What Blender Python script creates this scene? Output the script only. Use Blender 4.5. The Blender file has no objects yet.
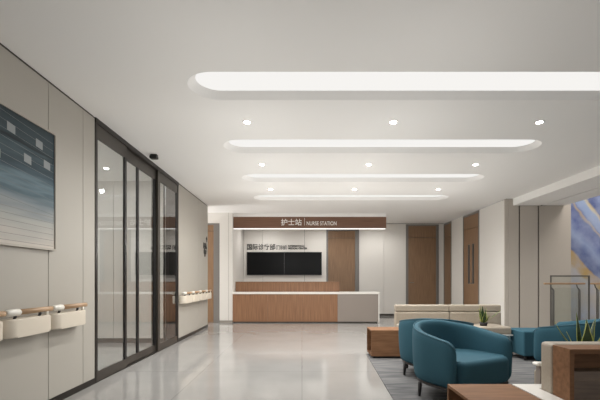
import bpy, bmesh, math, random
from mathutils import Vector, Matrix
random.seed(7)
PI = math.pi
S = bpy.context.scene
COL = S.collection

# ------------------------------------------------------------------ camera, world, lights, exposure
cam = bpy.data.objects.new('camera', bpy.data.cameras.new('camera'))
COL.objects.link(cam)
cam.location = (0, 0, 1.1)
cam.rotation_euler = (PI/2, 0, 0)
cam.data.sensor_width = 36
cam.data.lens = 24
cam.data.shift_x = -2/600
cam.data.shift_y = 80/600
cam.data.clip_start = .05
S.camera = cam

w = bpy.data.worlds.new('world'); S.world = w; w.use_nodes = True
w.node_tree.nodes['Background'].inputs[0].default_value = (.98, .99, 1, 1)
w.node_tree.nodes['Background'].inputs[1].default_value = .46

def area(name, loc, rot, sx, sy, power, col=(1, .94, .86)):
    l = bpy.data.lights.new(name, 'AREA'); l.shape = 'RECTANGLE'; l.size = sx; l.size_y = sy
    l.energy = power; l.color = col
    o = bpy.data.objects.new(name, l); COL.objects.link(o); o.location = loc; o.rotation_euler = rot
    return o
STAIR_LIGHT = area('stairwell_skylight', (6.5, 6.6, 4.5), (0, 0, 0), 1.6, 2.0, 80, (1, .95, .9))
ENTRY_LIGHT = area('entrance_ceiling_light', (-3.5, 5.2, 2.78), (0, 0, 0), 1.6, 2.0, 30, (.98, .99, 1))
CORR_LIGHT = area('corridor_fill_light', (-4.5, 9.83, 1.5), (0, -PI/2, 0), 2.4, .8, 60, (.98, .99, 1))  # added panel sending light in from the side corridor; no window is built
COVE = .76      # cove diffuser emission
SPOT = 75.0      # downlight watts, beam
FILL_WATTS = 9.4      # watts of the added fill points that brighten ceiling and walls

S.view_settings.view_transform = 'Standard'
S.view_settings.look = 'None'
S.view_settings.gamma = 1
S.view_settings.use_curve_mapping = False
S.view_settings.exposure = 0.28

# ------------------------------------------------------------------ helpers
def lin(r, g, b):
    f = lambda c: (c/255)/12.92 if c/255 <= .04045 else ((c/255+.055)/1.055)**2.4
    return (f(r), f(g), f(b), 1)

def mat(name, col, rough=.5, metal=0, spec=.5, noise=None, scale=(1, 1, 1), nscale=5, detail=3, bump=0, coat=0):
    """noise = second colour mixed in by an object-space noise"""
    m = bpy.data.materials.new(name); m.use_nodes = True
    nt = m.node_tree; p = nt.nodes['Principled BSDF']
    p.inputs['Base Color'].default_value = col
    p.inputs['Roughness'].default_value = rough
    p.inputs['Metallic'].default_value = metal
    p.inputs['Specular IOR Level'].default_value = spec
    p.inputs['Coat Weight'].default_value = coat
    if noise or bump:
        tc = nt.nodes.new('ShaderNodeTexCoord'); mp = nt.nodes.new('ShaderNodeMapping')
        mp.inputs['Scale'].default_value = scale
        nz = nt.nodes.new('ShaderNodeTexNoise'); nz.inputs['Scale'].default_value = nscale
        nz.inputs['Detail'].default_value = detail
        nt.links.new(tc.outputs['Object'], mp.inputs[0]); nt.links.new(mp.outputs[0], nz.inputs['Vector'])
        if noise:
            rp = nt.nodes.new('ShaderNodeValToRGB')
            rp.color_ramp.elements[0].color = col; rp.color_ramp.elements[0].position = .32
            rp.color_ramp.elements[1].color = noise; rp.color_ramp.elements[1].position = .68
            nt.links.new(nz.outputs['Fac'], rp.inputs[0]); nt.links.new(rp.outputs[0], p.inputs['Base Color'])
        if bump:
            b = nt.nodes.new('ShaderNodeBump'); b.inputs['Strength'].default_value = bump; b.inputs['Distance'].default_value = .002
            nt.links.new(nz.outputs['Fac'], b.inputs['Height']); nt.links.new(b.outputs[0], p.inputs['Normal'])
    return m

def emit(name, col, strength):
    m = bpy.data.materials.new(name); m.use_nodes = True
    nt = m.node_tree; nt.nodes.clear()
    e = nt.nodes.new('ShaderNodeEmission'); o = nt.nodes.new('ShaderNodeOutputMaterial')
    e.inputs[0].default_value = col; e.inputs[1].default_value = strength
    nt.links.new(e.outputs[0], o.inputs[0])
    return m

def glass(name, tint=(.97, .98, .97, 1), boost=1.0):
    m = bpy.data.materials.new(name); m.use_nodes = True
    nt = m.node_tree; nt.nodes.clear()
    t = nt.nodes.new('ShaderNodeBsdfTransparent'); t.inputs[0].default_value = tint
    g = nt.nodes.new('ShaderNodeBsdfGlossy'); g.inputs['Roughness'].default_value = 0.0
    f = nt.nodes.new('ShaderNodeFresnel'); f.inputs['IOR'].default_value = 1.5
    mu = nt.nodes.new('ShaderNodeMath'); mu.operation = 'MULTIPLY'; mu.inputs[1].default_value = boost; mu.use_clamp = True
    mx = nt.nodes.new('ShaderNodeMixShader'); o = nt.nodes.new('ShaderNodeOutputMaterial')
    ge = nt.nodes.new('ShaderNodeNewGeometry')      # only the outer faces of a pane mirror, the inner ones let light on
    iv = nt.nodes.new('ShaderNodeMath'); iv.operation = 'SUBTRACT'; iv.inputs[0].default_value = 1
    m2 = nt.nodes.new('ShaderNodeMath'); m2.operation = 'MULTIPLY'
    nt.links.new(ge.outputs['Backfacing'], iv.inputs[1]); nt.links.new(f.outputs[0], mu.inputs[0])
    nt.links.new(mu.outputs[0], m2.inputs[0]); nt.links.new(iv.outputs[0], m2.inputs[1]); nt.links.new(m2.outputs[0], mx.inputs[0])
    nt.links.new(t.outputs[0], mx.inputs[1]); nt.links.new(g.outputs[0], mx.inputs[2]); nt.links.new(mx.outputs[0], o.inputs[0])
    return m

M = {}
M['ceil'] = mat('ceiling_paint', lin(244, 242, 239), .8, spec=.2)
M['panel'] = mat('wall_panel', lin(172, 167, 158), .45, spec=.35)
M['panel_white'] = mat('wall_panel_white', lin(218, 214, 208), .45, spec=.35)
M['panel_taupe'] = mat('wall_panel_taupe', lin(186, 178, 168), .5, spec=.3)
M['gap'] = mat('joint_dark', lin(66, 60, 54), .6)
M['seam'] = mat('joint_grey', lin(140, 133, 124), .6)
M['bronze'] = mat('dark_bronze_metal', lin(52, 48, 44), .35, metal=.6)
M['bronze_rail'] = mat('bronze_grey_rail', lin(76, 71, 65), .35, metal=.5)
M['black'] = mat('black_frame', lin(22, 21, 21), .35)
M['screen'] = mat('display_glass', lin(8, 8, 9), .32, spec=.15)
M['grey_frame'] = mat('grey_door_frame', lin(118, 114, 110), .4)
M['wood'] = mat('walnut_veneer', lin(140, 110, 82), .42, noise=lin(118, 90, 66), scale=(45, 45, 1.6), nscale=1.4, detail=4)
M['wood_h'] = mat('walnut_veneer_horizontal', lin(126, 90, 68), .42, noise=lin(106, 74, 55), scale=(1.4, 30, 45), nscale=1.4, detail=4)
M['wood_desk'] = mat('desk_veneer', lin(150, 110, 80), .42, noise=lin(124, 88, 62), scale=(40, 40, 1.4), nscale=1.4, detail=4)
M['wood_table'] = mat('walnut_table', lin(138, 102, 75), .6, spec=.1, noise=lin(116, 85, 62), scale=(2, 22, 22), nscale=1.6, detail=4)
M['wood_ash'] = mat('greyed_wood', lin(128, 110, 94), .45, noise=lin(104, 88, 76), scale=(2, 30, 30), nscale=1.5, detail=4)
M['rail_wood'] = mat('oak_rail', lin(180, 148, 114), .4, noise=lin(162, 130, 98), scale=(30, 2, 30), nscale=1.4)
M['desk_grey'] = mat('desk_grey_laminate', lin(142, 132, 124), .4)
M['white'] = mat('white_solid_surface', lin(232, 228, 222), .3)
M['cream'] = mat('cream_moulding', lin(212, 202, 186), .45)
M['cap'] = mat('white_cap', lin(222, 218, 208), .35)
M['teal'] = mat('teal_fabric', lin(54, 92, 106), .8, spec=.2, noise=lin(50, 86, 100), nscale=220, detail=2, bump=.25)
M['teal_lit'] = mat('teal_lit_edge', lin(64, 100, 114), .7, spec=.25)
M['leg'] = mat('dark_metal_leg', lin(48, 46, 46), .4, metal=.3)
M['beige'] = mat('beige_leather', lin(164, 154, 140), .55, spec=.35, noise=lin(158, 147, 132), nscale=60, bump=.1)
M['steel'] = mat('brushed_steel', lin(120, 118, 114), .35, metal=.8)
M['green'] = mat('leaf_green', lin(30, 50, 27), .45, noise=lin(56, 82, 44), scale=(6, 6, 40), nscale=2)
M['yellow'] = mat('leaf_margin', lin(178, 184, 96), .45)
M['soil'] = mat('pot_dark', lin(44, 40, 38), .6)
M['letter_w'] = mat('white_letters', lin(238, 234, 228), .4)
M['letter_d'] = mat('dark_letters', lin(40, 38, 36), .5)
M['cove'] = emit('cove_diffuser', (1, .98, .95, 1), COVE)
M['lens'] = emit('downlight_lens', (1, .95, .88, 1), 40)
M['strip'] = emit('led_strip', (1, .97, .93, 1), 1.1)
M['glass'] = glass('clear_glass', boost=2.1)
M['rail_glass'] = glass('railing_glass', (.955, .97, .96, 1))

def floor_mat():
    m = mat('polished_stone', lin(158, 156, 153), .09, spec=.55, noise=lin(151, 149, 146), nscale=1.7, detail=6)
    nt = m.node_tree; p = nt.nodes['Principled BSDF']
    # large-format tile joints
    tc = nt.nodes.new('ShaderNodeTexCoord'); br = nt.nodes.new('ShaderNodeTexBrick')
    br.offset = 0; br.inputs['Scale'].default_value = 1
    br.inputs['Brick Width'].default_value = 1.2; br.inputs['Row Height'].default_value = 1.2
    br.inputs['Mortar Size'].default_value = .002
    mx = nt.nodes.new('ShaderNodeMix'); mx.data_type = 'RGBA'
    src = p.inputs['Base Color'].links[0].from_socket
    nt.links.new(tc.outputs['Object'], br.inputs['Vector'])
    nt.links.new(br.outputs['Fac'], mx.inputs['Factor'])
    nt.links.new(src, mx.inputs['A']); mx.inputs['B'].default_value = lin(112, 110, 107)
    nt.links.new(mx.outputs['Result'], p.inputs['Base Color'])
    return m
M['floor'] = floor_mat()

def rug_mat():
    m = mat('brushed_grey_carpet', lin(88, 88, 90), .95, spec=.1, noise=lin(126, 125, 124), scale=(1.4, 9, 1), nscale=1.8, detail=6, bump=.3)
    return m
M['rug'] = rug_mat()

class B(object):
    """collects boxes, prisms, tubes and lathes with material slots"""
    def __init__(s): s.bm = bmesh.new(); s.mats = []
    def mi(s, m):
        if m not in s.mats: s.mats.append(m)
        return s.mats.index(m)
    def box(s, x0, x1, y0, y1, z0, z1, m, bev=0, seg=2):
        t = bmesh.new()
        v = [t.verts.new((x, y, z)) for x in (x0, x1) for y in (y0, y1) for z in (z0, z1)]
        for f in ((0, 1, 3, 2), (4, 6, 7, 5), (0, 4, 5, 1), (2, 3, 7, 6), (0, 2, 6, 4), (1, 5, 7, 3)):
            t.faces.new([v[i] for i in f])
        if bev:
            bmesh.ops.bevel(t, geom=list(t.edges), offset=bev, segments=seg, affect='EDGES', profile=.5)
        s.merge(t, m); return s
    def merge(s, t, m):
        k = s.mi(m); mp = {}
        bmesh.ops.recalc_face_normals(t, faces=list(t.faces))
        for v in t.verts: mp[v] = s.bm.verts.new(v.co)
        for f in t.faces:
            g = s.bm.faces.new([mp[v] for v in f.verts]); g.material_index = k; g.smooth = f.smooth
        t.free()
    def prism(s, pts, z0, z1, m, bev=0, seg=2, smooth=False):
        t = bmesh.new()
        a = [t.verts.new((x, y, z0)) for x, y in pts]; b = [t.verts.new((x, y, z1)) for x, y in pts]
        t.faces.new(a); t.faces.new(b); n = len(pts)
        caps = list(t.faces)
        for i in range(n):
            f = t.faces.new((a[i], a[(i+1) % n], b[(i+1) % n], b[i])); f.smooth = smooth
        if bev:
            ed = [e for c in caps for e in c.edges]
            bmesh.ops.bevel(t, geom=ed, offset=bev, segments=seg, affect='EDGES', profile=.5)
        s.merge(t, m); return s
    def tube(s, pts, r, m, n=12, smooth=True):
        t = bmesh.new(); rings = []
        pts = [Vector(p) for p in pts]
        rr = r if isinstance(r, (list, tuple)) else [r]*len(pts)
        for i, p in enumerate(pts):
            d = (pts[min(i+1, len(pts)-1)] - pts[max(i-1, 0)]).normalized()
            up = Vector((0, 0, 1)) if abs(d.z) < .9 else Vector((0, 1, 0))
            u = d.cross(up).normalized(); v = d.cross(u).normalized()
            rings.append([t.verts.new(p + (u*math.cos(2*PI*k/n) + v*math.sin(2*PI*k/n))*rr[i]) for k in range(n)])
        for i in range(len(rings)-1):
            for k in range(n):
                f = t.faces.new((rings[i][k], rings[i][(k+1) % n], rings[i+1][(k+1) % n], rings[i+1][k])); f.smooth = smooth
        t.faces.new(rings[0]); t.faces.new(rings[-1])
        s.merge(t, m); return s
    def lathe(s, prof, m, c=(0, 0), n=32, smooth=True):
        t = bmesh.new(); rings = []
        for r, z in prof:
            rings.append([t.verts.new((c[0]+r*math.cos(2*PI*k/n), c[1]+r*math.sin(2*PI*k/n), z)) for k in range(n)])
        for i in range(len(rings)-1):
            for k in range(n):
                f = t.faces.new((rings[i][k], rings[i][(k+1) % n], rings[i+1][(k+1) % n], rings[i+1][k])); f.smooth = smooth
        t.faces.new(rings[0]); t.faces.new(rings[-1])
        s.merge(t, m); return s
    def mesh(s, name):
        me = bpy.data.meshes.new(name); s.bm.to_mesh(me); s.bm.free()
        for m in s.mats: me.materials.append(m)
        return me
    def obj(s, name, parent=None, loc=(0, 0, 0), label=None, kind=None):
        o = bpy.data.objects.new(name, s.mesh(name)); COL.objects.link(o); o.location = loc
        if parent: o.parent = parent
        if label: o['label'] = label
        if kind: o['kind'] = kind
        return o
    # one-mesh thing
    def thing(s, name, label, cat, loc=(0, 0, 0), rotz=0, group=None):
        o = s.obj(name, loc=loc); o.rotation_euler.z = rotz
        o['label'] = label; o['category'] = cat
        if group: o['group'] = group
        return o

def thing(name, label, cat, loc=(0, 0, 0), rotz=0, group=None):
    o = bpy.data.objects.new(name, None); COL.objects.link(o); o.empty_display_size = .1
    o.location = loc; o.rotation_euler.z = rotz; o['label'] = label; o['category'] = cat
    if group: o['group'] = group
    return o
def struct(b, name, label=None, parent=None, loc=(0, 0, 0)):
    o = b.obj(name, parent, loc); o['kind'] = 'structure'
    if label: o['label'] = label
    return o
def struct_root(name, label, loc=(0, 0, 0)):
    o = bpy.data.objects.new(name, None); COL.objects.link(o); o.location = loc
    o['kind'] = 'structure'; o['label'] = label
    return o
def dup(root, loc, rotz, label, group=None):
    r = root.copy(); COL.objects.link(r); r.location = loc; r.rotation_euler.z = rotz; r['label'] = label
    if group: r['group'] = group
    for ch in list(root.children):
        c = ch.copy(); COL.objects.link(c); c.parent = r
        for g in list(ch.children):
            d = g.copy(); COL.objects.link(d); d.parent = c
    return r

def text(name, body, size, m, parent, loc, rot, align='LEFT', ext=.004, xs=1.0, bold=0.0, label=None):
    cu = bpy.data.curves.new(name, 'FONT'); cu.body = body; cu.size = size; cu.extrude = ext
    cu.align_x = align; cu.offset = bold
    t = bpy.data.objects.new(name, cu); COL.objects.link(t)
    bpy.context.view_layer.update()
    dg = bpy.context.evaluated_depsgraph_get()
    me = bpy.data.meshes.new_from_object(t.evaluated_get(dg))
    bpy.data.objects.remove(t); me.materials.clear(); me.materials.append(m); me.name = name
    o = bpy.data.objects.new(name, me); COL.objects.link(o); o.parent = parent
    o.location = loc; o.rotation_euler = rot; o.scale = (xs, 1, 1)
    if label: o['label'] = label
    return o

H = 2.83
# ------------------------------------------------------------------ floor and ceilings
struct(B().box(-5.2, 10.2, -2.5, 12.2, -.12, 0, M['floor']), 'floor', 'pale polished stone floor of the lobby')

def stadium(x0, x1, yc, r, n=20):
    p = []
    for k in range(n+1):
        a = -PI/2 + PI*k/n; p.append((x1-r+r*math.cos(a), yc+r*math.sin(a)))
    for k in range(n+1):
        a = PI/2 + PI*k/n; p.append((x0+r+r*math.cos(a), yc+r*math.sin(a)))
    return p
SLOT_Y = (3.586, 5.19, 6.795, 8.42)
SX0, SX1, SR = -1.017, 3.07, .262
TAPER = .07/.062          # the slot sides lean in towards the top
def ceiling_mesh():
    bm = bmesh.new(); edges = []
    outer = [(-2.2, -2.5), (4.49, -2.5), (4.49, 8.52), (4.35, 8.52), (4.35, 12.35), (-2.12, 12.35), (-2.12, 10.4), (-4.6, 10.4), (-4.6, 9.34), (-2.2, 9.34)]
    for loop in [outer] + [stadium(SX0, SX1, y, SR) for y in SLOT_Y]:
        vs = [bm.verts.new((x, y, H)) for x, y in loop]
        for i in range(len(vs)): edges.append(bm.edges.new((vs[i], vs[(i+1) % len(vs)])))
    bmesh.ops.triangle_fill(bm, use_beauty=True, use_dissolve=False, edges=edges, normal=(0, 0, -1))
    ret = bmesh.ops.extrude_face_region(bm, geom=list(bm.faces))
    for v in [g for g in ret['geom'] if isinstance(g, bmesh.types.BMVert)]:
        v.co.z += .14
        for y in SLOT_Y:
            if abs(v.co.y-y) < SR+.01 and SX0-.01 < v.co.x < SX1+.01:
                c = Vector((min(max(v.co.x, SX0+SR), SX1-SR), y, v.co.z)); d = v.co-c
                v.co = c + d*((SR-.14*TAPER)/SR)
    bmesh.ops.recalc_face_normals(bm, faces=list(bm.faces))
    return bm
b = B(); b.merge(ceiling_mesh(), M['ceil'])
struct(b, 'ceiling', 'white plaster ceiling with four long rounded light slots')

# dropped bulkhead along the right side
b = B()
b.box(4.491, 5.07, -2.5, 8.515, 2.685, 3.3, M['ceil'])
b.box(5.07, 5.115, -2.5, 8.515, 2.75, 3.3, M['gap'])
b.box(5.115, 5.58, -2.5, 8.515, 2.685, 3.3, M['ceil'])
struct(b, 'trim_1', 'dropped plaster bulkhead with a shadow groove along the right of the ceiling')
b = B().box(5.50, 5.58, -2.5, 8.515, 3.3, 4.8, M['ceil'])
struct(b, 'wall_void', 'wall above the bulkhead facing the stairwell')

# ------------------------------------------------------------------ left wall
def panels_x(b, x, ys, z0, z1, m, t=.02, gap=.007, sg=1):
    """upright panels on a wall of constant x, showing towards +x (sg=1) or -x"""
    for a, c in zip(ys[:-1], ys[1:]):
        b.box(min(x, x-sg*t), max(x, x-sg*t), a+gap/2, c-gap/2, z0, z1, m, .002, 1)
def panels_y(b, y, xs, z0, z1, m, t=.02, gap=.007):
    for a, c in zip(xs[:-1], xs[1:]):
        b.box(a+gap/2, c-gap/2, y, y+t, z0, z1, m, .002, 1)
XW = -2.2
b = B()
b.box(XW-.22, XW-.021, -2.5, 4.25, 0, H+.1, M['gap'])
b.box(XW-.22, XW-.021, 7.11, 9.32, 0, H+.1, M['gap'])
panels_x(b, XW, [-2.5, -1.2, 0, 1.15, 2.3, 3.47, 4.02, 4.25], .06, H-.014, M['panel'])
panels_x(b, XW, [7.11, 8.5, 9.34], .06, H-.014, M['panel'])
b.box(XW-.22, XW-.002, 9.32, 9.34, 0, H, M['panel'])
b.box(XW-.0205, XW-.006, -2.5, 4.25, H-.014, H, M['gap'])
b.box(XW-.0205, XW-.006, 7.11, 9.32, H-.014, H, M['gap'])
struct(b, 'wall_left', 'beige panelled left wall on both sides of the glass doors')
b = B()
b.box(XW-.02, XW+.004, -2.5, 4.25, 0, .06, M['bronze'])
b.box(XW-.02, XW+.004, 7.11, 9.34, 0, .06, M['bronze'])
struct(b, 'baseboard_left', 'dark bronze baseboard along the left wall')

# sliding glass entrance ------------------------------------------------
b = B()
b.box(XW-.16, XW+.012, 4.25, 7.11, 2.775, H, M['bronze'])
b.box(XW-.16, XW+.006, 4.25, 4.285, 0, 2.775, M['bronze'])
b.box(XW-.16, XW+.006, 7.08, 7.11, 0, 2.775, M['bronze'])
b.box(XW-.10, XW+.004, 6.105, 6.19, 0, 2.775, M['bronze_rail'])
b.box(XW-.16, XW+.002, 4.285, 7.08, 0, .012, M['bronze'])
struct(b, 'trim_2', 'dark bronze header, jambs and floor track round the glass entrance')
def glass_leaf(n, label, y0, y1, x, stile0, stile1):
    r = struct_root('door_%d' % n, label, (x, y0, .014))
    L = y1-y0; z1 = 2.758
    top = 2.612; bot = .10
    r1 = B().box(-.024, 0, 0, L, top, z1, M['bronze_rail']).obj('top_rail', r)
    r2 = B().box(-.024, 0, 0, L, 0, bot, M['bronze_rail']).obj('bottom_rail', r)
    if stile0: B().box(-.024, .001, 0, stile0, bot, top, M['black']).obj('stile', r)
    if stile1: B().box(-.024, .001, L-stile1, L, bot, top, M['black']).obj('stile', r)
    B().box(-.017, -.009, stile0, L-stile1, bot, top, M['glass']).obj('glass_pane', r)
    return r
glass_leaf(1, 'near fixed glass leaf of the entrance, beside the first wall panels', 4.288, 5.02, XW, .018, .055)
glass_leaf(2, 'narrow sliding glass leaf second from the camera in the entrance', 5.022, 5.47, XW-.03, .0, .05)
glass_leaf(3, 'sliding glass leaf third from the camera in the entrance', 5.472, 6.10, XW-.03, .0, .06)
glass_leaf(4, 'far fixed glass leaf of the entrance, next to the far handrails', 6.195, 7.075, XW, .0, .07)

# entrance lobby behind the glass
b = B()
b.box(-5.2, -2.43, 7.02, 7.1, 0, 3.0, M['gap'])
panels_y(b, 7.0, [-5.1, -4.2, -3.3, -2.43], .08, H, M['panel_white'])
b.box(-5.1, -2.43, 6.998, 7.02, 0, .08, M['bronze_rail'])
struct(b, 'wall_entrance', 'cream wall seen through the glass entrance')
b = B().box(-5.2, -5.1, 2.9, 7.02, 0, 3.0, M['panel_white'])
struct(b, 'wall_entrance_side', 'cream side wall of the entrance lobby')
b = B().box(-5.1, -2.43, 2.9, 2.98, 0, 3.0, M['panel_white'])
struct(b, 'wall_entrance_near', 'near wall of the entrance lobby')
b = B().box(-5.2, -2.36, 2.9, 7.1, H, H+.1, M['ceil'])
struct(b, 'ceiling_entrance', 'white ceiling of the entrance lobby')

# ------------------------------------------------------------------ corridor wall, pillar, back wall
YB = 12.2
b = B()
b.box(-4.6, -2.12, 10.33, 10.4, 0, H, M['gap'])
b.box(-4.6, -3.31, 10.3, 10.33, 0, H, M['panel_white'])
b.box(-3.31, -2.12, 10.3, 10.33, 2.56, H, M['panel_white'])
struct(b, 'wall_corridor', 'white wall above the wooden corridor door')
b = B().box(-4.7, -4.6, 9.3, 10.4, 0, H, M['panel_white'])
struct(b, 'wall_corridor_end', 'white end wall of the side corridor')
b = B().box(-4.6, -2.42, 9.24, 9.33, 0, H, M['panel_white'])
struct(b, 'wall_corridor_near', 'near wall of the side corridor')

def wood_door(n, label, axis, a0, a1, plane, ztop, fr0, fr1, transom, slits=None, handle=None, d=1):
    """a leaf set in a metal frame; axis 'x': in a wall facing -y; axis 'y': in a wall facing -x"""
    r = struct_root('door_%d' % n, label, (a0, plane, 0) if axis == 'x' else (plane, a1, 0))
    if axis == 'y': r.rotation_euler.z = -PI/2
    L = a1-a0
    f = B()
    f.box(0, fr0, -.012, .038, 0, ztop, M['grey_frame'])
    f.box(L-fr1, L, -.012, .038, 0, ztop, M['grey_frame'])
    f.box(fr0, L-fr1, -.012, .038, ztop-.04, ztop, M['grey_frame'])
    f.obj('door_frame', r)
    B().box(fr0+.004, L-fr1-.004, .0, .035, transom+.008, ztop-.044, M['wood']).obj('transom_panel', r)
    leaf = B()
    if slits:
        xs = [fr0+.004]
        for s0, s1 in slits: xs += [s0, s1]
        xs.append(L-fr1-.004); z0, z1 = 1.0, 2.02
        for i in range(0, len(xs)-1, 2): leaf.box(xs[i], xs[i+1], 0, .035, .006, transom-.004, M['wood'])
        for s0, s1 in slits:
            leaf.box(s0, s1, 0, .035, .006, z0, M['wood']); leaf.box(s0, s1, 0, .035, z1, transom-.004, M['wood'])
    else:
        leaf.box(fr0+.004, L-fr1-.004, 0, .035, .006, transom-.004, M['wood'])
    lf = leaf.obj('door_leaf', r)
    if slits:
        for s0, s1 in slits:
            B().box(s0+.012, s1-.012, .012, .02, 1.012, 2.008, M['screen']).obj('vision_pane', lf)
            g = B()
            for q in ((s0, s0+.012), (s1-.012, s1)): g.box(q[0], q[1], -.006, .03, 1.0, 2.02, M['grey_frame'])
            g.box(s0, s1, -.006, .03, 1.0, 1.012, M['grey_frame']); g.box(s0, s1, -.006, .03, 2.008, 2.02, M['grey_frame'])
            g.obj('pane_frame', lf)
    if handle is not None:
        h = B().tube([(handle, 0, 1.02), (handle, -.05, 1.02), (handle+.11*d, -.05, 1.02)], .010, M['steel'], 10)
        h.lathe([(.001, 0), (.026, 0), (.026, .008), (.001, .008)], M['steel'])
        # turn the rose to face out of the leaf
        o = h.obj('handle', lf)
    return r
wood_door(5, 'brown wooden door in the side corridor, left of the white pillar', 'x', -3.31, -2.125, 10.3, 2.56, .06, .15, 2.36)
b = B()
b.box(-2.12, -1.785, 10.285, 12.35, .06, H, M['panel_white'])
b.box(-2.118, -1.787, 10.283, 12.3, 0, .06, M['seam'])
b.box(-1.893, -1.887, 10.2835, 10.29, .06, H, M['seam'])
struct(b, 'wall_pillar', 'white panelled pillar at the left end of the reception desk')

b = B()
b.box(-1.785, 4.5, YB+.042, YB+.15, 0, H, M['gap'])
panels_y(b, YB, [-1.784, -1.20, .078, .745], .07, H-.015, M['panel_white'], .04)
panels_y(b, YB, [1.74, 2.50, 3.17], .07, H-.015, M['panel_white'], .04)
b.box(4.17, 4.32, YB, YB+.04, .07, H-.015, M['panel_white'])
b.box(.745, 1.74, YB, YB+.04, 2.64, H-.015, M['panel_white'])
b.box(3.17, 4.17, YB, YB+.04, 2.795, H-.015, M['panel_white'])
struct(b, 'wall_back', 'white panelled back wall behind the reception')
b = B()
for x0, x1 in ((-1.784, .745), (1.74, 3.17), (4.17, 4.32)): b.box(x0, x1, YB+.01, YB+.04, 0, .07, M['gap'])
struct(b, 'baseboard_back', 'recessed grey baseboard of the back wall')
wood_door(6, 'brown wooden door right of the wall displays, behind the desk', 'x', .745, 1.74, YB, 2.64, .05, .12, 2.38)
wood_door(7, 'wide brown wooden door at the right end of the back wall', 'x', 3.17, 4.17, YB, 2.795, .07, .08, 2.39, handle=.12)

XR = 4.32
b = B()
b.box(XR+.042, XR+.15, 8.56, YB+.1, 0, H, M['gap'])
for y0, y1 in ((12.17, 12.2), (10.71, 11.56), (8.556, 9.745)):
    b.box(XR, XR+.04, y0, y1, .07, H-.015, M['panel_white'], .002, 1)
b.box(XR, XR+.04, 11.56, 12.17, 2.795, H-.015, M['panel']); b.box(XR, XR+.04, 9.745, 10.71, 2.795, H-.015, M['panel'])
struct(b, 'wall_right', 'beige panelled right wall with two wooden doors')
b = B()
for y0, y1 in ((10.71, 11.56), (8.55, 9.745)): b.box(XR+.005, XR+.04, y0, y1, 0, .07, M['gap'])
struct(b, 'baseboard_right', 'recessed dark baseboard of the right wall')
wood_door(8, 'narrow brown wooden door at the far end of the right wall', 'y', 11.56, 12.17, XR, 2.795, .03, .03, 2.39)
wood_door(9, 'brown double door with two slim glass slits in the right wall', 'y', 9.745, 10.71, XR, 2.795, .03, .04, 2.42, slits=((.31, .41), (.57, .67)), handle=.52, d=1)

# wall end facing the camera, next to the stairwell
YE = 8.52
b = B()
b.box(XR+.042, 5.72, YE+.03, YE+.2, 0, 4.8, M['gap'])
for x0, x1 in ((XR, 4.388), (4.394, 4.62), (4.65, 5.025), (5.055, 5.73)):
    b.box(x0, x1, YE, YE+.03, 0, 2.683 if x0 > 4.45 else H-.005, M['panel_taupe'], .002, 1)
b.box(5.58, 5.73, YE, YE+.03, 2.685, 4.8, M['panel_taupe'])
struct(b, 'wall_stairwell', 'taupe wall end with dark vertical joints beside the stairwell')
b = B().box(5.725, 10.1, 9.02, 9.1, -.05, 4.8, M['panel_white'])
struct(b, 'wall_stair_back', 'wall behind the blue mural')
b = B().box(10.1, 10.2, -2.5, 9.1, 0, 4.8, M['panel_white'])
struct(b, 'wall_stair_side', 'far side wall of the stairwell')
b = B().box(5.5, 10.2, -2.5, 9.1, 4.8, 4.9, M['ceil'])
struct(b, 'ceiling_stairwell', 'high ceiling of the stairwell')

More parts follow.
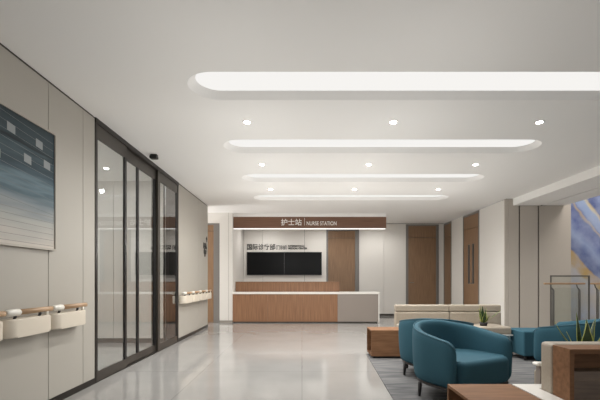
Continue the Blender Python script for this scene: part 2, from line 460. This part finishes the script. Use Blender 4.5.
# ------------------------------------------------------------------ mural
def mural_mat():
    m = bpy.data.materials.new('ink_mural'); m.use_nodes = True
    nt = m.node_tree; p = nt.nodes['Principled BSDF']; p.inputs['Roughness'].default_value = .5
    N = nt.nodes.new; Lk = nt.links.new
    tc = N('ShaderNodeTexCoord')
    nz = N('ShaderNodeTexNoise'); nz.inputs['Scale'].default_value = 1.6; nz.inputs['Detail'].default_value = 4
    Lk(tc.outputs['Object'], nz.inputs['Vector'])
    sub = N('ShaderNodeVectorMath'); sub.operation = 'SUBTRACT'; sub.inputs[1].default_value = (3.14, 0, 4.14)
    Lk(tc.outputs['Object'], sub.inputs[0])
    flat = N('ShaderNodeVectorMath'); flat.operation = 'MULTIPLY'; flat.inputs[1].default_value = (1, 0, 1)
    Lk(sub.outputs[0], flat.inputs[0])
    ln = N('ShaderNodeVectorMath'); ln.operation = 'LENGTH'; Lk(flat.outputs[0], ln.inputs[0])
    ad = N('ShaderNodeMath'); ad.operation = 'MULTIPLY_ADD'; ad.inputs[1].default_value = .28; ad.inputs[2].default_value = -.14
    Lk(nz.outputs['Fac'], ad.inputs[0])
    sm = N('ShaderNodeMath'); Lk(ln.outputs['Value'], sm.inputs[0]); Lk(ad.outputs[0], sm.inputs[1])
    dv = N('ShaderNodeMath'); dv.operation = 'DIVIDE'; dv.inputs[1].default_value = 5; Lk(sm.outputs[0], dv.inputs[0])
    rp = N('ShaderNodeValToRGB'); cr = rp.color_ramp
    U = 44.4*5
    stops = [(0, (120, 132, 176)), (90, (92, 108, 158)), (112, (120, 138, 184)), (122, (84, 98, 150)), (127, (78, 92, 142)), (128, (196, 178, 138)), (130, (206, 196, 168)),
             (131, (150, 170, 206)), (137, (146, 164, 200)), (139, (120, 132, 172)), (140, (196, 172, 130)), (142, (104, 116, 160)),
             (150, (92, 106, 160)), (158, (140, 156, 194)), (164, (98, 112, 158)), (171, (86, 100, 146)), (172.5, (188, 158, 104)), (180, (190, 162, 110)), (183, (192, 186, 178)), (215, (176, 174, 176))]
    while len(cr.elements) < len(stops): cr.elements.new(.5)
    for e, (r_, c_) in zip(cr.elements, stops): e.position = r_/U; e.color = lin(*c_)
    Lk(dv.outputs[0], rp.inputs[0])
    # soft cloudy bleaching
    n2 = N('ShaderNodeTexNoise'); n2.inputs['Scale'].default_value = 3; n2.inputs['Detail'].default_value = 6
    Lk(tc.outputs['Object'], n2.inputs['Vector'])
    mr = N('ShaderNodeMapRange'); mr.inputs['From Min'].default_value = .38; mr.inputs['From Max'].default_value = .8; mr.inputs['To Max'].default_value = .75
    Lk(n2.outputs['Fac'], mr.inputs[0])
    mx = N('ShaderNodeMix'); mx.data_type = 'RGBA'; Lk(mr.outputs[0], mx.inputs['Factor'])
    Lk(rp.outputs[0], mx.inputs['A']); mx.inputs['B'].default_value = lin(176, 186, 210)
    Lk(mx.outputs['Result'], p.inputs['Base Color'])
    return m
t = thing('mural', 'large abstract blue and gold ink mural on the stairwell wall', 'artwork', (5.77, 9.02, .2))
B().box(0, 4.4, -.03, -.002, 0, 4.2, mural_mat(), .003, 1).obj('mural_panel', t)

# ------------------------------------------------------------------ ceiling lights
for i, y in enumerate(SLOT_Y):
    pts = stadium(SX0+.066, SX1-.066, y, SR-.066)
    o = B().prism([(px, py-y) for px, py in pts], 0, .03, M['cove']).thing(
        'cove_light', ['long rounded ceiling light slot nearest the camera', 'long rounded ceiling light slot second from the camera',
                       'long rounded ceiling light slot third from the camera', 'thin far ceiling light slot nearest the reception sign'][i],
        'ceiling light', (0, y, H+.06), group='long light slots in the ceiling')
def make_downlight(label, loc, group):
    r = thing('downlight', label, 'downlight', loc, 0, group)
    B().lathe([(.035, -.004), (.052, -.004), (.055, 0), (.035, .0)], M['white'], n=24).obj('trim_ring', r)
    B().lathe([(.001, -.007), (.034, -.007), (.034, -.001), (.001, -.001)], M['lens'], n=24).obj('lens', r)
    return r
def spot(loc, power):
    l = bpy.data.lights.new('downlight_beam', 'SPOT'); l.energy = power; l.spot_size = math.radians(168); l.spot_blend = .75
    l.color = (1, .985, .955); l.shadow_soft_size = .04
    o = bpy.data.objects.new('downlight_beam', l); COL.objects.link(o); o.location = loc
def fill_point(loc, power):  # added point light hanging free below the ceiling to brighten it
    l = bpy.data.lights.new('fill_light', 'POINT'); l.energy = power; l.shadow_soft_size = 0
    l.color = (1, .985, .955)
    o = bpy.data.objects.new('fill_light', l); COL.objects.link(o); o.location = loc
rows = (('nearest', 4.38), ('middle', 5.99), ('farthest', 7.63)); colsx = (('left', -.601), ('centre', 1.001), ('right', 2.60))
dl0 = None
for rn, y in rows:
    for cn, x in colsx:
        lab = '%s round ceiling downlight in the row of three %s %s' % (
            cn, {'nearest': 'nearest', 'middle': 'midway from', 'farthest': 'farthest from'}[rn], 'the camera')
        if dl0 is None: dl0 = make_downlight(lab, (x, y, H), 'round downlights in the lobby ceiling')
        else: dup(dl0, (x, y, H), 0, lab)
        spot((x, y, H-.03), SPOT*(.75 if cn == 'right' else 1))
        fill_point((x, y, H-1.05), FILL_WATTS*{'left': 1.15, 'centre': .95, 'right': {'nearest': .15, 'middle': .4, 'farthest': .8}[rn]}[cn]*{'nearest': .85, 'middle': .9, 'farthest': 1.3}[rn])
for x in (-.601, 1.001): fill_point((x, 2.77, H-1.05), FILL_WATTS*.6)      # two more added points, without fixtures, for the near ceiling
for cn, x in (('left', -1.0), ('centre', .65), ('right', 2.25)):  # unseen lamps added to wash the back wall with light
    dup(dl0, (x, 11.35, H), 0, '%s of three added round downlights between the hanging sign and the back wall' % cn, 'added downlights behind the hanging sign')
    spot((x, 11.35, H-.03), SPOT*.5)
dup(dl0, (-3.03, 6.2, H), 0, 'round downlight seen through the glass entrance', 'downlight behind the glass')
r = thing('security_camera', 'small black security camera on the ceiling above the glass doors', 'security camera', (-2.04, 5.52, H))
B().box(-.045, .045, -.03, .03, -.02, 0, M['black'], .006).obj('mount', r)
B().box(-.05, .05, -.055, .035, -.062, -.02, M['black'], .012, 3).obj('body', r)

# ------------------------------------------------------------------ picture on the left wall
def print_mat():
    m = bpy.data.materials.new('seascape_print'); m.use_nodes = True
    nt = m.node_tree; p = nt.nodes['Principled BSDF']; p.inputs['Roughness'].default_value = .6; p.inputs['Specular IOR Level'].default_value = .2
    N = nt.nodes.new; Lk = nt.links.new
    tc = N('ShaderNodeTexCoord'); sx = N('ShaderNodeSeparateXYZ'); Lk(tc.outputs['Object'], sx.inputs[0])
    mp = N('ShaderNodeMapping'); mp.inputs['Scale'].default_value = (1, .5, 5); Lk(tc.outputs['Object'], mp.inputs[0])
    nz = N('ShaderNodeTexNoise'); nz.inputs['Scale'].default_value = 2.2; nz.inputs['Detail'].default_value = 5; Lk(mp.outputs[0], nz.inputs['Vector'])
    a = N('ShaderNodeMath'); a.operation = 'MULTIPLY_ADD'; a.inputs[1].default_value = .34; a.inputs[2].default_value = -.17; Lk(nz.outputs['Fac'], a.inputs[0])
    d = N('ShaderNodeMath'); d.operation = 'DIVIDE'; d.inputs[1].default_value = 1.02; Lk(sx.outputs['Z'], d.inputs[0])
    s = N('ShaderNodeMath'); Lk(d.outputs[0], s.inputs[0]); Lk(a.outputs[0], s.inputs[1])
    rp = N('ShaderNodeValToRGB'); cr = rp.color_ramp
    st = [(0, (172, 166, 161)), (.25, (162, 159, 156)), (.38, (136, 140, 143)), (.46, (100, 114, 121)), (.50, (126, 138, 143)), (.56, (88, 102, 109)), (.64, (62, 74, 80)),
          (.72, (80, 92, 96)), (.78, (40, 48, 52)), (.84, (70, 80, 84)), (1, (62, 68, 71))]
    while len(cr.elements) < len(st): cr.elements.new(.5)
    for e, (q, c) in zip(cr.elements, st): e.position = q; e.color = lin(c[0]*(.80+.36*max(0, .45-q)/.45), c[1]*(.87+.28*max(0, .45-q)/.45), c[2]*(.90+.22*max(0, .45-q)/.45))
    Lk(s.outputs[0], rp.inputs[0]); Lk(rp.outputs[0], p.inputs['Base Color'])
    return m
PZ0, PZ1, PY0, PY1 = 1.356, 2.385, 1.75, 3.53
r = thing('framed_picture', 'large framed blue grey seascape print with thin lines on the left wall', 'picture', (XW, PY0, PZ0))
L = PY1-PY0; Hh = PZ1-PZ0
fm = mat('picture_frame', lin(170, 163, 152), .4)
f = B()
f.box(.001, .035, 0, .016, 0, Hh, fm); f.box(.001, .035, L-.016, L, 0, Hh, fm)
f.box(.001, .035, .016, L-.016, 0, .016, fm); f.box(.001, .035, .016, L-.016, Hh-.016, Hh, fm)
f.obj('frame', r)
B().box(.002, .024, .016, L-.016, .016, Hh-.016, print_mat()).obj('print', r)
ink = mat('pale_line', lin(96, 104, 107), .4); patch = mat('pale_patch', lin(124, 130, 131), .4); inkd = mat('grey_line', lin(122, 119, 116), .4)
g = B()
def strip(y0, z0, y1, z1, t, m):
    k = g.mi(m); v = [g.bm.verts.new((.0246, y, z)) for y, z in ((y0, z0-t), (y1, z1-t), (y1, z1+t), (y0, z0+t))]
    fc = g.bm.faces.new(v); fc.material_index = k
for i in range(11):
    z = .36 + i*.062
    strip(.03, z+.10-.0, L-.03, z-.05, .0014, ink)
for i in range(6): strip(.03, .05+i*.05, L-.03, .05+i*.05-.012, .0016, inkd)
for py, pz in ((1.2, .88), (1.52, .865), (1.38, .70), (1.62, .72), (1.05, .66)):
    if py+.1 < L: 
        k = g.mi(patch); v = [g.bm.verts.new((.0249, y, z)) for y, z in ((py, pz-.025), (py+.085, pz-.035), (py+.085, pz+.03), (py, pz+.04))]
        fc = g.bm.faces.new(v); fc.material_index = k
g.obj('drawn_lines', r)

# ------------------------------------------------------------------ handrails with wall guards
def make_handrail(label, loc, group, L=.535):
    r = thing('handrail', label, 'handrail', loc, 0, group)
    # rail: wood with a white end grip, above a rounded cream guard; origin at wall, near end, floor
    x = .085
    B().tube([(x, .14, .86), (x, L-.012, .86), (x, L-.002, .86)], [.0205, .0205, .014], M['rail_wood'], 14).obj('rail', r)
    B().tube([(x, .002, .86), (x, .014, .86), (x, .132, .86), (x, .14, .86)], [.016, .0265, .0265, .022], M['cap'], 14).obj('end_grip', r, label='white end grip')
    for y in (.10, .38):
        bb = B().tube([(x, y, .852), (x, y, .825), (x-.02, y, .80), (.0, y, .79)], .011, M['leg'], 8)
        bb.obj('bracket', r)
    B().tube([(x, L-.07, .85), (x, L-.07, .80)], .013, M['cap'], 10).obj('support', r, label='short white support stub')
    pts = []
    W = .115; rc = .085
    pts = [(.001, 0.004)]
    for k in range(9): 
        a = -PI/2 + PI/2*k/8; pts.append((W-rc+rc*math.cos(a), .004+rc+rc*math.sin(a)))
    for k in range(9):
        a = PI/2*k/8; pts.append((W-rc+rc*math.cos(a), L-.004-rc+rc*math.sin(a)))
    pts.append((.001, L-.004))
    B().prism(pts, .675, .812, M['cream'], .012, 3, smooth=True).obj('wall_guard', r)
    return r
h0 = make_handrail('wooden handrail over a cream guard, second from the glass doors, under the picture', (XW, 2.85, 0), 'handrails left of the glass doors')
dup(h0, (XW, 3.388, 0), 0, 'wooden handrail over a cream guard, first to the left of the glass doors')
dup(h0, (XW, 2.312, 0), 0, 'handrail over a cream guard cut off by the left photo border')
far_lab = ['first handrail beyond the glass doors, nearest the camera', 'second handrail beyond the glass doors', 'third handrail beyond the glass doors', 'last handrail at the far corner of the left wall']
for i, y in enumerate((7.14, 7.68, 8.22, 8.76)):
    dup(h0, (XW, y, 0), 0, far_lab[i], 'handrails beyond the glass doors')

# black wayfinding characters near the far corner
r = thing('wall_sign', 'small black arrow and characters near the far end of the left wall', 'sign', (XW, 9.05, 1.6))
text('arrow', '↑', .17, M['letter_d'], r, (.004, .16, .37), (PI/2, 0, PI/2), 'CENTER', bold=.004)
text('lettering', '国际', .15, M['letter_d'], r, (.004, -.16, .215), (PI/2, 0, PI/2), bold=.001, xs=1.15)
text('lettering', '诊疗', .12, M['letter_d'], r, (.004, -.12, .10), (PI/2, 0, PI/2), bold=.001, xs=1.2)
text('lettering', '部', .09, M['letter_d'], r, (.004, -.05, .035), (PI/2, 0, PI/2), bold=.001, xs=1.2)

# ------------------------------------------------------------------ reception desk
DY = 10.27
r = thing('reception_desk', 'long low wooden reception desk with white countertop and grey end', 'reception desk', (0, DY, 0))
XL, XG, XE = -1.78, .914, 1.985
p = B()
xs = [XL, XL+.9, XL+1.8, XG]
for a, c in zip(xs[:-1], xs[1:]): p.box(a+.001, c-.001, .0, .03, .03, .735, M['wood_desk'])
p.obj('front_panel', r)
B().box(XG+.004, XE-.028, -.004, .03, .03, .735, M['desk_grey']).obj('end_cladding', r, label='grey laminate front section')
B().box(XL, XE, -.02, .62, .737, .785, M['white'], .004).obj('countertop', r)
B().box(XE-.026, XE, -.018, .61, 0, .736, M['white']).obj('end_panel', r)
B().box(XL+.02, XE-.05, .03, .06, 0, .735, M['bronze_rail']).obj('plinth', r)
u = B(); u.box(XL, 1.0, .45, .50, .786, 1.03, M['wood_desk']); u.obj('upper_panel', r)
B().box(XL, 1.005, .43, .70, 1.031, 1.055, M['wood_desk']).obj('ledge', r)
B().box(XL, 1.0, .63, .66, .0, 1.03, M['wood_desk']).obj('back_panel', r)
B().box(.97, 1.0, .502, .63, .786, 1.03, M['wood_desk']).obj('side_panel', r)

# hanging nurse-station sign
SY = 10.40
r = thing('hanging_sign', 'long wooden nurse station sign box hung over the reception desk', 'sign', (0, SY, 0))
B().box(-1.784, 2.19, 0, .12, 2.447, 2.742, M['wood_h']).obj('fascia_box', r)
B().box(-1.784, 2.19, .004, .12, 2.743, H-.001, M['ceil']).obj('gap_cover', r, label='white board added over the shaded gap above the sign')  # added to cover the dark gap with a bright ceiling tone
B().box(-1.784, 2.17, .003, .117, 2.431, 2.446, M['strip']).obj('light_strip', r, label='white light strip under the sign')
text('lettering', '护士站', .182, M['letter_w'], r, (-.55, -.002, 2.535), (PI/2, 0, 0), bold=.002)
B().box(.062, .07, -.005, -.001, 2.52, 2.71, M['letter_w']).obj('divider_bar', r)
text('lettering', 'NURSE STATION', .14, M['letter_w'], r, (.115, -.002, 2.525), (PI/2, 0, 0), xs=.75, bold=.0015)

# wall lettering over the displays
r = thing('wall_lettering', 'dark characters mounted on the back wall above the black displays', 'lettering', (-1.69, YB, 2.01))
text('lettering', '国际诊疗部', .195, M['letter_d'], r, (0, -.004, .025), (PI/2, 0, 0), bold=.0035, xs=.90)
text('lettering', '（门诊部）', .14, M['letter_d'], r, (.83, -.004, .03), (PI/2, 0, 0), bold=.002, xs=.66)
text('lettering', 'INTERNATIONAL', .072, M['letter_d'], r, (1.27, -.004, .10), (PI/2, 0, 0), bold=.003, xs=.9)
text('lettering', 'MEDICAL CENTER', .072, M['letter_d'], r, (1.27, -.004, .03), (PI/2, 0, 0), bold=.003, xs=.98)

def make_display(label, x0):
    t = thing('wall_display', label, 'display', (x0, YB-.002, 1.25), 0, 'displays behind the reception desk')
    B().box(0, 1.138, -.05, 0, 0, .70, M['black'], .001, 1).obj('casing', t)
    B().box(.012, 1.126, -.0525, -.0502, .014, .686, M['screen']).obj('screen', t)
    return t
d0 = make_display('left of two large black displays on the back wall', -1.675)
dup(d0, (-.5368, YB-.002, 1.25), 0, 'right of two large black displays on the back wall')

# ------------------------------------------------------------------ rug
b = B().prism([(.835-.05, 2.6), (.95, 5.92), (4.05, 5.92), (4.05, 1.2), (.75, 1.2)], .0, .008, M['rug'])
b.thing('area_rug', 'grey brushed rug under the seating group', 'rug')

# ------------------------------------------------------------------ teal tub chairs
def tub_path(hw, front, n=26):
    """plan centreline from one arm front round the back to the other"""
    P = []
    for k in range(5): P.append((-hw, -front + front*k/5))
    for k in range(n+1):
        a = PI - PI*k/n; P.append((hw*math.cos(a), hw*math.sin(a)))
    for k in range(5): P.append((hw, -front*(k+1)/5))
    return P
def make_chair(label, loc, rotz, group):
    t = thing('tub_chair', label, 'armchair', loc, rotz, group)
    HW, FR, TH = .375, .30, .085
    path = tub_path(HW, FR)
    n = len(path)
    ln = [0]
    for i in range(1, n): ln.append(ln[-1] + (Vector(path[i])-Vector(path[i-1])).length)
    tot = ln[-1]
    bm = bmesh.new(); rings = []; topedge = []
    for i, (x, y) in enumerate(path):
        u = abs(ln[i]/tot - .5)*2            # 0 at the back, 1 at arm fronts
        s = min(1, max(0, (u-.12)/.88)); s = s*s*(3-2*s)*.35 + s*.65
        top = .68 - .125*s
        d = Vector(path[min(i+1, n-1)]) - Vector(path[max(i-1, 0)]); d.normalize()
        out = Vector((-d.y, d.x))            # outward for this travel direction
        e = 1.0
        if u > .955:                         # rounded arm fronts
            q = (u-.955)/.045; e = math.sqrt(max(0, 1-q*q*.92)); 
        o = TH/2
        prof = [(+o-.030, .155), (+o-.012, .22), (+o, .40), (+o, top-.06), (+o-.006, top-.022), (+o-.022, top-.003), (0, top), (-o+.02, top-.006), (-o+.004, top-.03),
                (-o, top-.07), (-o-.004, .45), (-o, .30), (-o, .155)]
        zdrop = (1-e)*.07
        ring = []
        for off, z in prof:
            zz = z - zdrop*((z-.155)/(top-.155))
            q = Vector((x, y)) + out*(off*e)
            ring.append(bm.verts.new((q.x, q.y, zz)))
        rings.append(ring)
        q = Vector((x, y)) + out*((o-.012)*e); topedge.append((q.x, q.y, top-.006-zdrop))
    m = len(rings[0])
    for i in range(n-1):
        for k in range(m):
            f = bm.faces.new((rings[i][k], rings[i+1][k], rings[i+1][(k+1) % m], rings[i][(k+1) % m])); f.smooth = True
    bm.faces.new(rings[0]); bm.faces.new(rings[-1])
    b = B(); b.merge(bm, M['teal']); sh = b.obj('shell', t)
    md = sh.modifiers.new('smooth', 'SUBSURF'); md.levels = 1; md.render_levels = 1
    B().tube(topedge, .0045, M['teal_lit'], 8).obj('lit_edge', t, label='paler line painting the lit top edge')  # light on the rounded rim, put into a paler teal
    # seat: D-shaped upholstered block slightly proud of the arms
    hw = HW - TH/2 - .004; pts = []
    for k in range(21):
        a = PI*k/20; pts.append((hw*math.cos(a), (hw)*math.sin(a)))
    fr = FR + .035
    pts += [(-hw, -fr+.10), (-hw+.01, -fr+.04), (-hw+.04, -fr+.012), (-hw+.10, -fr), (hw-.10, -fr), (hw-.04, -fr+.012), (hw-.01, -fr+.04), (hw, -fr+.10)]
    B().prism(pts, .158, .392, M['teal'], .045, 5, smooth=True).obj('seat', t)
    # dark plinth
    hw = HW - .005; pts = []
    for k in range(25):
        a = PI*k/24; pts.append((hw*math.cos(a), hw*math.sin(a)))
    pts += [(-hw, -FR+.06), (-hw+.02, -FR+.02), (-hw+.06, -FR), (hw-.06, -FR), (hw-.02, -FR+.02), (hw, -FR+.06)]
    B().prism(pts, .135, .157, M['leg']).obj('plinth', t)
    for sx in (-1, 1):
        for y in (-.22, .16):
            k = .335 if y < 0 else .325
            B().tube([(sx*(k+.008), y, 0), (sx*k, y, .136)], [.0125, .021], M['leg'], 12).obj('leg', t)
    return t
ang = lambda fx, fy: math.atan2(fx, -fy)
c0 = make_chair('teal tub armchair in front, its seat turned towards the camera', (1.475, 3.785, .0095), ang(.48, -.877), 'teal tub armchairs round the rug')
dup(c0, (1.545, 4.63, .0095), ang(.35, .94), 'teal tub armchair seen from behind, half hidden by the front armchair')
dup(c0, (3.13, 4.62, .0095), ang(-.68, .73), 'teal tub armchair at the right, behind the snake plant')

# teal ottoman
r = thing('ottoman', 'low teal upholstered bench at the right end of the beige sofa', 'ottoman', (3.33, 5.62, 0))
B().box(-.335, .335, -.22, .24, .065, .405, M['teal'], .02, 3).obj('cushion', r)
for sx in (-.29, .29):
    for y in (-.17, .19): B().tube([(sx, y, .008), (sx, y, .066)], .02, M['leg'], 10).obj('foot', r)

# ------------------------------------------------------------------ far beige sofa
r = thing('sofa', 'beige two-seat sofa in front of the far wall, facing the camera', 'sofa', (0, 5.64, .0085))
SXL, SXR = 1.44, 2.97
B().box(SXL, SXR-.01, .03, .62, .06, .302, M['beige'], .012).obj('base', r)
B().box(SXL, SXR+.01, .0, .62, .303, .322, M['white'], .004).obj('seat_deck', r, label='thin white deck under the seat cushions')
mid = 2.27
for a, c in ((SXL, mid), (mid, SXR)):
    B().box(a+.002, c-.002, .012, .50, .323, .425, M['beige'], .025, 3).obj('seat_cushion', r)
    if c == SXR: c = 3.07
    k = B(); k.box(a+.002, c-.002, .51, .64, .323, .60, M['beige'], .02, 3); k.box(a+.002, c-.002, .515, .64, .602, .708, M['beige'], .02, 3)
    k.obj('back_cushion', r)
for x in (SXL+.1, SXR-.12):
    for y in (.08, .24): B().box(x-.03, x+.03, y-.03, y+.03, 0, .06, M['black']).obj('foot', r)

# open-ended wooden side tables
def make_table(label, loc, W, D, Hh, group):
    t = thing('side_table', label, 'side table', loc, 0, group)
    th = .022
    B().box(0, W, 0, D, Hh-th, Hh, M['wood_table'], .002, 1).obj('tabletop', t)
    B().box(0, W, 0, th, .03, Hh-th, M['wood_table']).obj('front_panel', t)
    B().box(0, W, D-th, D, .03, Hh-th, M['wood_table']).obj('back_panel', t)
    B().box(0, W, th, D-th, .03, .052, M['wood_table']).obj('bottom_board', t)
    B().box(W*.55, W*.55+.015, th, D-th, .052, Hh-th, M['wood_table']).obj('divider', t)
    B().box(.03, W-.03, .03, D-.03, .0, .03, M['black']).obj('plinth', t)
    return t
make_table('open-ended wooden side table left of the beige sofa', (.968, 5.57, .008), .45, .40, .392, 'wooden side tables').rotation_euler.z = 0
make_table('open-ended wooden side table at the bottom border of the photo', (.988, 2.02, .008), .43, .70, .385, 'wooden side tables')

# narrow white console between the near side table and the shelf unit
r = thing('console', 'white topped console between the near wooden table and the shelf sofa', 'console', (1.425, 2.02, .008))
B().prism([(.004, 0), (.122, 0), (.122, .598), (.21, .598), (.21, .70), (.004, .70)], .36, .385, M['white']).obj('top', r)
B().box(.008, .120, .005, .695, 0, .359, M['beige']).obj('body', r)

# near sofa seen from behind, with a shelf box on its back
r = thing('shelf_sofa', 'beige sofa seen from behind with a wooden shelf box built on its back', 'sofa', (1.553, 2.32, .008))
W = 1.9
z1 = .69
B().box(0, W, .16, .29, .05, z1+.004, M['beige'], .02, 3).obj('backrest', r)
B().box(.25, W, .2925, .80, .05, .40, M['beige'], .02, 3).obj('seat', r)
B().box(.06, .22, .425, .49, .498, .522, M['white'], .011, 3).obj('armrest', r, label='small white armrest cap')
B().box(.085, .21, .43, .485, .05, .497, M['desk_grey'], .004).obj('arm_panel', r)
sb = B(); th = .026
sb.box(0, W, 0, .155, z1-th, z1, M['wood_table']); sb.box(0, th, 0, .155, .03, z1-th, M['wood_table']); sb.box(W-th, W, 0, .155, .03, z1-th, M['wood_table'])
sb.box(th, W-th, .0, .155, .03, .05, M['wood_table'])
sb.obj('shelf_case', r)
B().box(th, W-th, .13, .155, .05, z1-th, M['wood_table']).obj('shelf_back', r)
B().box(th, W-th, .025, .125, .50, .555, M['wood_ash']).obj('shelf_board', r, label='greyish wooden shelf board')
B().box(th, W-th, .02, .04, .05, .50, M['wood_ash']).obj('front_panel', r, label='greyish wooden front panel')
for x in (.08, W-.08): B().box(x-.03, x+.03, .5, .56, 0, .05, M['black']).obj('foot', r)

# ------------------------------------------------------------------ plants
def leaf(parent, base, az, L, wid, lean, curl, name='leaf', edge=.8):
    b = B(); kg = b.mi(M['green']); ky = b.mi(M['yellow'])
    n = 12; rows_ = []
    dirv = Vector((math.cos(az), math.sin(az), 0)); side = Vector((-math.sin(az), math.cos(az), 0))
    p = Vector(base); a = lean
    for i in range(n+1):
        u = i/n
        wd = wid*(.55+.45*math.sin(PI*min(1, u*1.25+.1)))*(1-u**3)**.8 + .0006
        d = dirv*math.sin(a) + Vector((0, 0, 1))*math.cos(a)
        nn = d.cross(side)
        cup = .25*wd
        rows_.append([b.bm.verts.new(p + side*(q*wd) - nn*(cup*(abs(q)**2))) for q in (-1, -edge, 0, edge, 1)])
        p = p + d*(L/n); a += curl/n
    for i in range(n):
        for k in range(4):
            f = b.bm.faces.new((rows_[i][k], rows_[i][k+1], rows_[i+1][k+1], rows_[i+1][k])); f.smooth = True
            f.material_index = ky if k in (0, 3) else kg
    o = b.obj(name, parent)
    md = o.modifiers.new('thick', 'SOLIDIFY'); md.thickness = .0025
    return o
r = thing('snake_plant', 'small snake plant in a dark pot standing on the beige sofa', 'plant', (2.645, 5.83, .4345))
B().lathe([(.001, 0), (.048, 0), (.056, .05), (.052, .05), (.050, .044), (.001, .044)], M['soil'], n=28).obj('pot', r)
for az, L, wd, ln_, cu in ((0.1, .22, .022, .06, .1), (2.4, .26, .024, .10, .05), (3.3, .21, .022, .22, .1), (1.5, .24, .022, .12, -.1), (4.6, .17, .02, .25, .2), (5.4, .14, .018, .5, .2),
                           (-.2, .15, .006, .95, -.1), (3.0, .12, .018, .45, -.2), (5.9, .12, .016, .45, -.3)):
    leaf(r, (.018*math.cos(az), .018*math.sin(az), .046), az, L, wd*1.45, ln_, cu, edge=.88)
leaf(r, (.10, -.03, .13), -.2, .16, .020, .95, -.1, edge=.9)
r = thing('snake_plant', 'large yellow edged plant behind the near shelf sofa, cut by the right border', 'plant', (2.005, 2.86, .4095))
B().lathe([(.001, 0), (.09, 0), (.11, .19), (.102, .19), (.098, .175), (.001, .175)], M['soil'], n=32).obj('pot', r)
for az, L, wd, ln_, cu, ox in ((PI, .275, .0085, .85, -.40, -.01), (-PI/2+.1, .215, .050, .10, -.05, 0), (PI/2, .28, .017, .08, .15, .005), (-.35, .25, .026, .55, .25, .02),
                               (-PI/2+.9, .22, .030, .42, .15, .03), (.5, .26, .024, .35, .2, .03), (PI/2-.5, .24, .026, .3, .1, .05), (-1.0, .17, .022, .75, .3, .04), (2.6, .15, .02, .3, .2, -.02)):
    leaf(r, (ox + .02*math.cos(az), .03*math.sin(az), .176), az, L, wd, ln_, cu)

# ------------------------------------------------------------------ stair railings
def make_railing(label, loc, x1, posts):
    t = thing('stair_railing', label, 'railing', loc)
    B().box(0, x1, -.03, .03, 1.015, 1.05, M['rail_wood'], .01, 3).obj('handrail', t, label='wooden handrail')
    for x in posts:
        B().tube([(x, 0, 0), (x, 0, .86), (x, 0, .91), (x-.04, 0, .97), (x-.055, 0, 1.016)], [.022, .022, .02, .012, .010], M['steel'], 12).obj('post', t)
    B().box(posts[0]+.03, posts[-1]-.03, -.006, .006, .08, .95, M['rail_glass']).obj('glass_panel', t)
    return t
make_railing('stair railing with wooden handrail in front of the taupe wall', (4.54, 7.5, 0), .76, (.17, .66))
make_railing('stair railing at the right border, in front of the mural', (5.42, 7.5, 0), 1.6, (.12, .85, 1.5))
r = thing('glass_barrier', 'tall glass barrier in a thin metal frame behind the stair railing', 'barrier', (4.83, 7.78, 0))
f = B(); f.box(0, .02, -.01, .01, 0, 1.19, M['steel']); f.box(.74, .765, -.01, .01, 0, 1.19, M['steel']); f.box(.02, .74, -.01, .01, 1.165, 1.19, M['steel'])
f.obj('frame', r)
B().box(.02, .74, -.004, .004, .02, 1.165, M['rail_glass']).obj('glass_pane', r)
